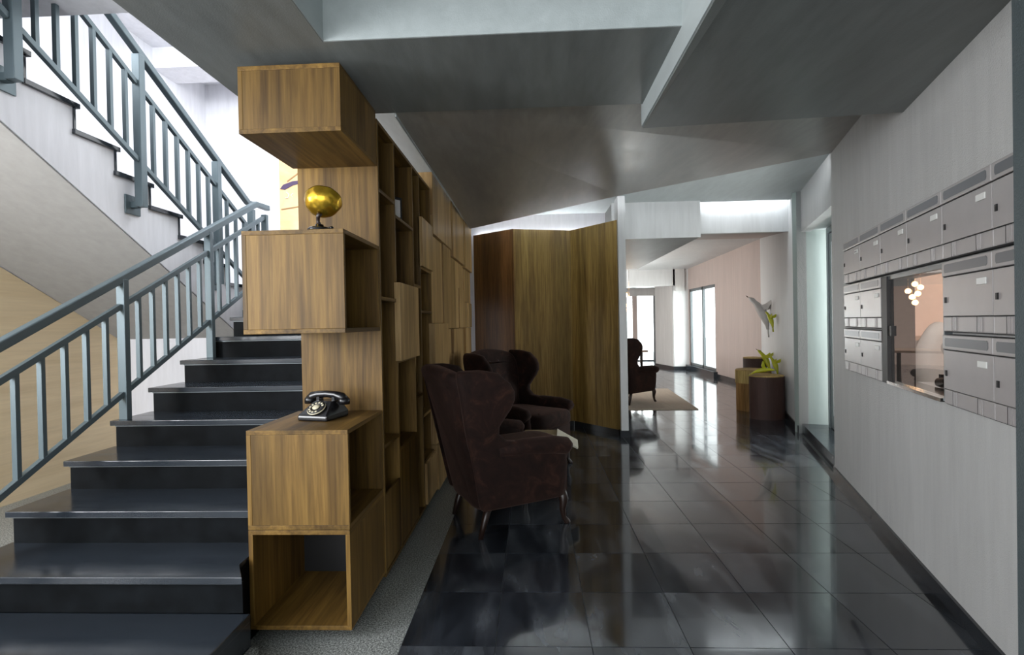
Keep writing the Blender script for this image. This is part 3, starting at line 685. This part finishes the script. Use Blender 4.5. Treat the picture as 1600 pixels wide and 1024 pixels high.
# things on the window sill
p = W2(2.78, .16, 1.0)
ph = thing('desk_phone', 'small dark desk phone lying behind the reception glass', 'phone', p, ang)
MB().puffy([(-.11, -.05), (.11, -.05), (.11, .05), (-.11, .05)], .05, .02, lambda a, b_, d: (a, b_, .045 + d + a * .15)).build('body', 'black', ph); MB().box(-.14, -.11, -.02, .02, 0, .07).build('foot', 'black_matte', ph)
struct('trim_13', oroom('', WY0, 3.18, .1, .45, .96, .995, ''), 'chair_grey')
p = W2(3.02, .17, .998)
for k, (h, a, nm) in enumerate(((.20, .18, 'leftmost white paper slip standing in the corner of the reception window'), (.17, -.05, 'middle white paper slip standing in the reception window'), (.15, -.25, 'short white paper slip standing nearest the desk phone'))):
    pp = W2(3.05 - k * .06, .14 + .02 * k, .996)
    o = MB().hexa([(-.035, 0), (.035, 0), (.035, .004), (-.035, .004)], 0, h).build('paper_slip', 'paper', None, pp[:]); o.rotation_euler = (0, a * .5, ang); tag(o, nm, 'paper', 'paper slips on the reception sill')

# ============================================================ ARMCHAIRS
def smooth(pts, n=5):
    out = []; L = len(pts)
    for i in range(L):
        p0, p1, p2, p3 = [Vector(pts[(i + k) % L]) for k in (-1, 0, 1, 2)]
        for j in range(n):
            t = j / n; out.append(.5 * ((2 * p1) + (p2 - p0) * t + (2 * p0 - 5 * p1 + 4 * p2 - p3) * t * t + (3 * p1 - p0 - 3 * p2 + p3) * t ** 3))
    return [tuple(p) for p in out]
def make_armchair(label):
    r = thing('wingback_armchair', label, 'armchair', group='brown wingback armchairs')
    lean = lambda z: -.27 - .21 * max(0, (z - .2)) / .9 - (.03 * max(0, z - .95) / .15)
    # back: outline (y,z)
    ol = smooth([(-.25, .20), (0, .19), (.25, .20), (.28, .55), (.335, .85), (.345, 1.05), (.25, 1.12), (0, 1.15), (-.25, 1.12), (-.345, 1.05), (-.335, .85), (-.28, .55)], 4)
    bk = MB().puffy(ol, .13, .05, lambda a, b_, d: (lean(b_) + d + .05 * (a / .34) ** 2, a, b_)).build('backrest', 'velvet', r)
    for zz in (.62, .76, .90, 1.02):
        off = 0 if round((zz - .62) / .14) % 2 == 0 else .07
        for yy in (-.14 + off, off, .14 + off):
            if abs(yy) < .2: MB().sphere((lean(zz) + .068, yy, zz), .013, seg=8, rings=5).build('button', 'dark_wood', bk)
    # wing + arm side panels, lofted from horizontal slices: (z, rear x, front x, y, thickness)
    lv = [(.200, -.30, .33, .300, .05), (.212, -.315, .345, .302, .075), (.26, -.33, .352, .308, .085), (.36, -.35, .355, .322, .09), (.46, -.37, .352, .332, .09), (.53, -.385, .345, .336, .09), (.575, -.395, .325, .338, .088), (.605, -.40, .25, .338, .085),
          (.625, -.405, .06, .338, .084), (.65, -.41, -.13, .338, .083), (.70, -.42, -.19, .340, .082), (.75, -.43, -.19, .344, .082), (.80, -.44, -.155, .350, .082), (.86, -.452, -.11, .357, .082), (.92, -.463, -.085, .364, .082), (.98, -.475, -.09, .369, .082),
          (1.03, -.485, -.12, .370, .082), (1.07, -.49, -.17, .367, .08), (1.10, -.49, -.20, .362, .072), (1.118, -.485, -.28, .357, .05), (1.126, -.47, -.33, .354, .02)]
    for s in (-1, 1):
        pm = MB(); K = 20; vs = []
        for z, xa, xb, yy, th in lv:
            xc, hx = (xa + xb) / 2, (xb - xa) / 2; fl_ = max(0, z - .62) * .10
            for k in range(K):
                a = 2 * PI * k / K; ca, sa = math.cos(a), math.sin(a)
                px = xc + hx * math.copysign(abs(ca) ** .45, ca)
                vs.append((px, s * (yy + (px - xa) * fl_ * 1.2 + th / 2 * math.copysign(abs(sa) ** .6, sa)), z))
        L = len(lv)
        pm.add(vs, [(i * K + k, i * K + (k + 1) % K, (i + 1) * K + (k + 1) % K, (i + 1) * K + k) for i in range(L - 1) for k in range(K)] + [tuple(range(K)), tuple((L - 1) * K + k for k in range(K))], True)
        pm.build('side_wing', 'velvet', r)
        MB().tube([(-.20, s * .345, .585), (.0, s * .35, .595), (.22, s * .36, .585), (.33, s * .365, .565), (.352, s * .365, .55)], [.045, .055, .062, .06, .045], 14).build('arm_roll', 'velvet', r)
    MB().puffy([(-.27, -.28), (.37, -.31), (.37, .31), (-.27, .28)], .20, .03, lambda a, b_, d: (a, b_, .31 + d)).build('seat_base', 'velvet', r)
    cu = MB().puffy(smooth([(-.24, -.25), (.10, -.275), (.36, -.28), (.44, -.20), (.455, 0), (.44, .20), (.36, .28), (.10, .275), (-.24, .25)], 3), .15, .055, lambda a, b_, d: (a, b_, .475 + d + .02 * (1 - (b_ / .3) ** 2))).build('seat_cushion', 'velvet', r)
    for s in (-1, 1):
        MB().tube([(.33, s * .29, .24), (.345, s * .30, .17), (.335, s * .298, .10), (.345, s * .30, .04), (.365, s * .305, .012), (.37, s * .306, .0)], [.034, .036, .024, .018, .022, .024], 10).build('leg', 'dark_wood', r)
        MB().tube([(-.22, s * .25, .24), (-.27, s * .255, .10), (-.30, s * .26, 0)], [.03, .024, .018], 8).build('leg', 'dark_wood', r)
    return r
c1 = make_armchair('nearest dark brown velvet wingback armchair, seen from behind beside the shelving')
c1.location = (-.232, 3.57, 0); c1.rotation_euler = (0, 0, R_(29)); c1.scale = (.955, .955, .985)
dup(c1, (-.105, 4.95, 0), R_(-38), 'brown velvet wingback armchair with tufted back in front of the folded wooden screen')
dup(c1, (1.62, 8.62, .012), R_(40), 'distant brown wingback armchair standing on the beige rug')
# side table with magazine
tp_ = (.08, 4.2, 0); tt = thing('side_table', 'low dark side table between the two near armchairs', 'table', tp_)
MB().box(-.12, .23, 4.0, 4.40, .425, .45).build('tabletop', 'dark_wood', tt, tp_, .003)
for sx in (-.10, .21):
    for sy in (4.02, 4.38): MB().box(sx - .015, sx + .015, sy - .015, sy + .015, 0, .425).build('leg', 'dark_wood', tt, tp_)
mgb = (.08, 4.18, .45)
mg = thing('book', 'open book with tan cover and cream page on the low side table', 'book', mgb)
MB().hexa([(-.10, 4.03), (.18, 4.02), (.20, 4.36), (-.08, 4.37)], .451, .462).build('cover', 'tan', mg, mgb)
MB().add([(.18, 4.02, .462), (.345, 4.05, .37), (.365, 4.33, .37), (.20, 4.36, .462), (.18, 4.02, .472), (.352, 4.05, .379), (.372, 4.33, .379), (.20, 4.36, .472)], [(3, 2, 1, 0), (4, 5, 6, 7), (0, 1, 5, 4), (1, 2, 6, 5), (2, 3, 7, 6), (3, 0, 4, 7)]).build('page', 'paper', mg, mgb)
# rug and bar table in the lounge
tag(MB().hexa([(.2, 7.95), (2.55, 7.85), (2.72, 10.25), (.3, 10.3)], 0, .012).build('rug', 'rug'), 'flat beige rug under the distant armchair', 'rug')
bt = thing('long_table', 'dark long table whose end shows just past the distant armchair', 'table', (1.9, 11.2, 0))
MB().box(.6, 2.44, 10.7, 11.6, .73, .77).build('tabletop', 'desk', bt, (1.9, 11.2, 0), .004)
for x in (.7, 2.30):
    for y in (10.8, 11.45): MB().box(x, x + .05, y, y + .05, 0, .73).build('leg', 'dark_wood', bt, (1.9, 11.2, 0))

# ============================================================ LOG STOOLS
def log(label, c, r, h, bark, flat_dir=None, flat=0., lip=None, seg=40):
    ob = thing('log_stool', label, 'stool', (c[0], c[1], 0), group=None)
    pts = []
    for k in range(seg):
        a = 2 * PI * k / seg; q = Vector((math.cos(a), math.sin(a))) * r * (1 + .02 * math.sin(3 * a + c[0]))
        if flat_dir is not None:
            fd = Vector((math.cos(flat_dir), math.sin(flat_dir))); e = q.dot(fd) - flat
            if e > 0: q = q - fd * e
        pts.append((c[0] + q.x, c[1] + q.y))
    MB().hexa(pts, 0, h - .012).build('bark' if bark == 'bark' else 'trunk', bark, ob, (c[0], c[1], 0))
    MB().hexa([(c[0] + (p[0] - c[0]) * .985, c[1] + (p[1] - c[1]) * .985) for p in pts], h - .012, h).build('cut_top', 'cut_wood', ob, (c[0], c[1], 0))
    if lip:
        MB().hexa([(c[0] + (p[0] - c[0]) * 1.04, c[1] + (p[1] - c[1]) * 1.04) for p in pts], h - lip, h - .013).build('rim', 'cut_wood', ob, (c[0], c[1], 0))
    return ob
log('largest dark bark log stool in front of the others, by the right wall', (3.265, 7.19), .245, .60, 'bark', PI * .87, .20)
log('pale yellow log stool directly behind the large dark one', (3.37, 7.83), .25, .62, 'brown_log', PI * .87, .23, .20)
log('tall dark log stool rising behind the pale yellow one', (3.70, 8.52), .19, .75, 'bark', PI * .87, .17)
log('small orange brown log stool farthest along the right wall', (3.93, 9.42), .13, .44, 'brown_log', None)

# ============================================================ BIRD FIGURES
def bird(label, mat, loc, L, rz, pitch, group):
    r = thing('bird_figure', label, 'sculpture', loc, 0, group)
    r.rotation_mode = 'XYZ'; r.rotation_euler = (0, pitch, rz)
    # local x = tail direction (down when pitched), head at -x
    bd = MB().tube([(-.60 * L, 0, -.10 * L), (-.53 * L, 0, -.06 * L), (-.46 * L, 0, -.03 * L), (-.38 * L, 0, -.01 * L), (-.28 * L, 0, .015 * L), (-.10 * L, 0, .035 * L), (.10 * L, 0, .03 * L), (.28 * L, 0, .0), (.42 * L, 0, -.03 * L), (.55 * L, 0, -.08 * L)],
                   [.008 * L, .05 * L, .08 * L, .075 * L, .095 * L, .14 * L, .14 * L, .105 * L, .065 * L, .04 * L], 14, .9).build('body', mat, r)
    MB().tube([(-.60 * L, 0, -.10 * L), (-.68 * L, 0, -.13 * L)], [.018 * L, .003 * L], 6).build('beak', 'dark_wood', bd)
    for s in (-1, 1):
        sg = [(-.20, .07), (-.02, .09), (.02, .26), (-.10, .52), (-.16, .50), (-.15, .26)]
        v = [(x * L, s * (.05 + y * .35) * L, y * L * .9 + .02 * L) for x, y in sg] + [(x * L, s * (.02 + y * .35) * L, y * L * .9) for x, y in sg]
        n = len(sg)
        MB().add(v, [tuple(range(n)), tuple(range(2 * n - 1, n - 1, -1))] + [(i, i + n, (i + 1) % n + n, (i + 1) % n) for i in range(n)]).build('wing', mat, r)
    MB().tube([(.50 * L, 0, -.06 * L), (.62 * L, 0, -.11 * L), (.76 * L, 0, -.17 * L)], [.045 * L, .055 * L, .05 * L], 8, .35).build('tail', mat, r)
    return r
GB = 'glazed bird figures on the right wall'
def wallp(y, z, out): return tuple(Vector((RX(y), y, z)) + WN * out)
bird('large pale grey bird figure highest on the right wall', 'porcelain', wallp(8.6, 1.50, .14), .56, R_(-40), R_(62), GB)
bird('lime yellow bird figure just right of the large grey one', 'lime', wallp(7.95, 1.38, .08), .26, R_(-70), R_(62), GB)
bird('lime yellow bird figure on the wall, higher of the two above the logs', 'lime', wallp(8.3, .72, .12), .34, R_(-50), R_(60), GB)
bird('lime yellow bird figure on the wall, right of and below its twin', 'lime', wallp(7.55, .71, .08), .26, R_(-70), R_(60), GB)
bird('lime yellow bird figure lying on top of the large dark log', 'lime', (3.22, 7.15, .665), .26, R_(160), R_(10), GB)

# ============================================================ SMALL OBJECTS ON THE CUBES
# rotary telephone
tb_ = (-1.055, 2.46, .942)
tel = thing('rotary_telephone', 'black rotary dial telephone standing on the lower wooden cube', 'telephone', tb_, R_(-14))
MB().add([(-.085, -.09, 0), (.085, -.09, 0), (.085, .09, 0), (-.085, .09, 0), (-.085, -.09, .025), (.085, -.09, .025), (.055, .0, .085), (-.055, .0, .085), (-.055, .06, .09), (.055, .06, .09), (.085, .09, .03), (-.085, .09, .03)],
         [(3, 2, 1, 0), (0, 1, 5, 4), (4, 5, 6, 7), (7, 6, 9, 8), (8, 9, 10, 11), (11, 10, 2, 3), (0, 4, 11, 3), (4, 7, 8, 11), (1, 2, 10, 5), (5, 10, 9, 6)]).build('body', 'black', tel, bevel=.008)
tilt = Matrix.Rotation(R_(34), 3, 'X')
dc = (-.0, -.052, .057)
dl = MB().lathe([(.001, 0), (.046, 0), (.046, .004), (.001, .004)], dc, 28, tilt).build('dial_plate', 'ivory', tel)
MB().lathe([(.022, .0045), (.043, .0045), (.043, .008), (.022, .008), (.022, .0045)], dc, 28, tilt).build('finger_wheel', 'black_matte', dl)
hm = MB()
for k in range(10):
    a = R_(30 + 30 * k); c = Vector(dc) + tilt @ Vector((.0325 * math.cos(a), .0325 * math.sin(a), .0)); hm.lathe([(.0005, .0075), (.006, .0075), (.006, .009), (.0005, .009)], c, 10, tilt)
hm.build('finger_hole', 'ivory', dl)
MB().lathe([(.001, .008), (.018, .008), (.018, .011), (.001, .011)], dc, 20, tilt).build('dial_centre', 'ivory', dl)
hs = MB().tube([(-.10, .03, .088), (-.085, .03, .105), (-.05, .03, .114), (0, .03, .117), (.05, .03, .114), (.085, .03, .105), (.10, .03, .088)], [.025, .023, .019, .018, .019, .023, .025], 12).build('handset', 'black', tel)
for s in (-1, 1):
    MB().lathe([(.001, -.012), (.028, -.012), (.029, .012), (.020, .022), (.001, .022)], (s * .10, .03, .080), 18).build('earpiece', 'black', hs)
    MB().box(s * .045 - .008, s * .045 + .008, .015, .05, .085, .115).build('cradle', 'black', tel)
# gramophone
gbz = (-.955, 2.226, 1.832)
gm = thing('gramophone', 'small golden gramophone figure with black base on the middle cube', 'gramophone', gbz)
MB().lathe([(.001, 0), (.050, 0), (.052, .008), (.044, .016), (.020, .020), (.018, .030), (.001, .030)], (0, 0, 0), 24).build('base', 'black', gm)
MB().tube([(.03, 0, .012), (.05, 0, .014), (.062, -.01, .012)], [.006, .006, .008], 8).build('crank', 'black', gm)
MB().tube([(0, 0, .025), (-.006, .0, .045), (.0, -.012, .062), (.012, -.02, .078)], [.012, .008, .009, .012], 10).build('neck', 'dark_wood', gm)
ax = Vector((-.10, .62, .62)).normalized(); q = ax.to_track_quat('Z', 'Y').to_matrix()
prof = [(.010, 0), (.022, .003), (.045, .010), (.062, .024), (.071, .044), (.075, .066), (.077, .070), (.074, .066), (.066, .044), (.056, .028), (.040, .016), (.012, .008)]
hn = MB(); seg = 45; vs = []
for r_, z in prof:
    for k in range(seg):
        a = 2 * PI * k / seg; f = 1 + .012 * math.cos(9 * a) * (r_ / .077)
        vs.append(Vector((.018, -.03, .088)) + q @ Vector((r_ * f, r_ * f, z)) if False else Vector((.020, -.028, .095)) + q @ Vector((r_ * f * math.cos(a) * 1.08, r_ * f * math.sin(a), z)))
n = len(prof)
hn.add(vs, [(i * seg + k, i * seg + (k + 1) % seg, (i + 1) * seg + (k + 1) % seg, (i + 1) * seg + k) for i in range(n - 1) for k in range(seg)] + [tuple(range(seg - 1, -1, -1)), tuple((n - 1) * seg + k for k in range(seg))], True)
hn.build('horn', 'gold', gm)
# framed photo in bookcase
fb = (-.868, 3.175, 2.076)
ff = thing('photo_frame', 'small black photo frame standing in the upper bookcase compartment', 'picture frame', fb, R_(58))
MB().box(-.055, .055, -.008, .008, 0, .15).build('frame', 'black', ff, bevel=.002)
MB().box(-.038, .038, -.0095, -.008, .02, .13).build('print', 'porcelain', ff)
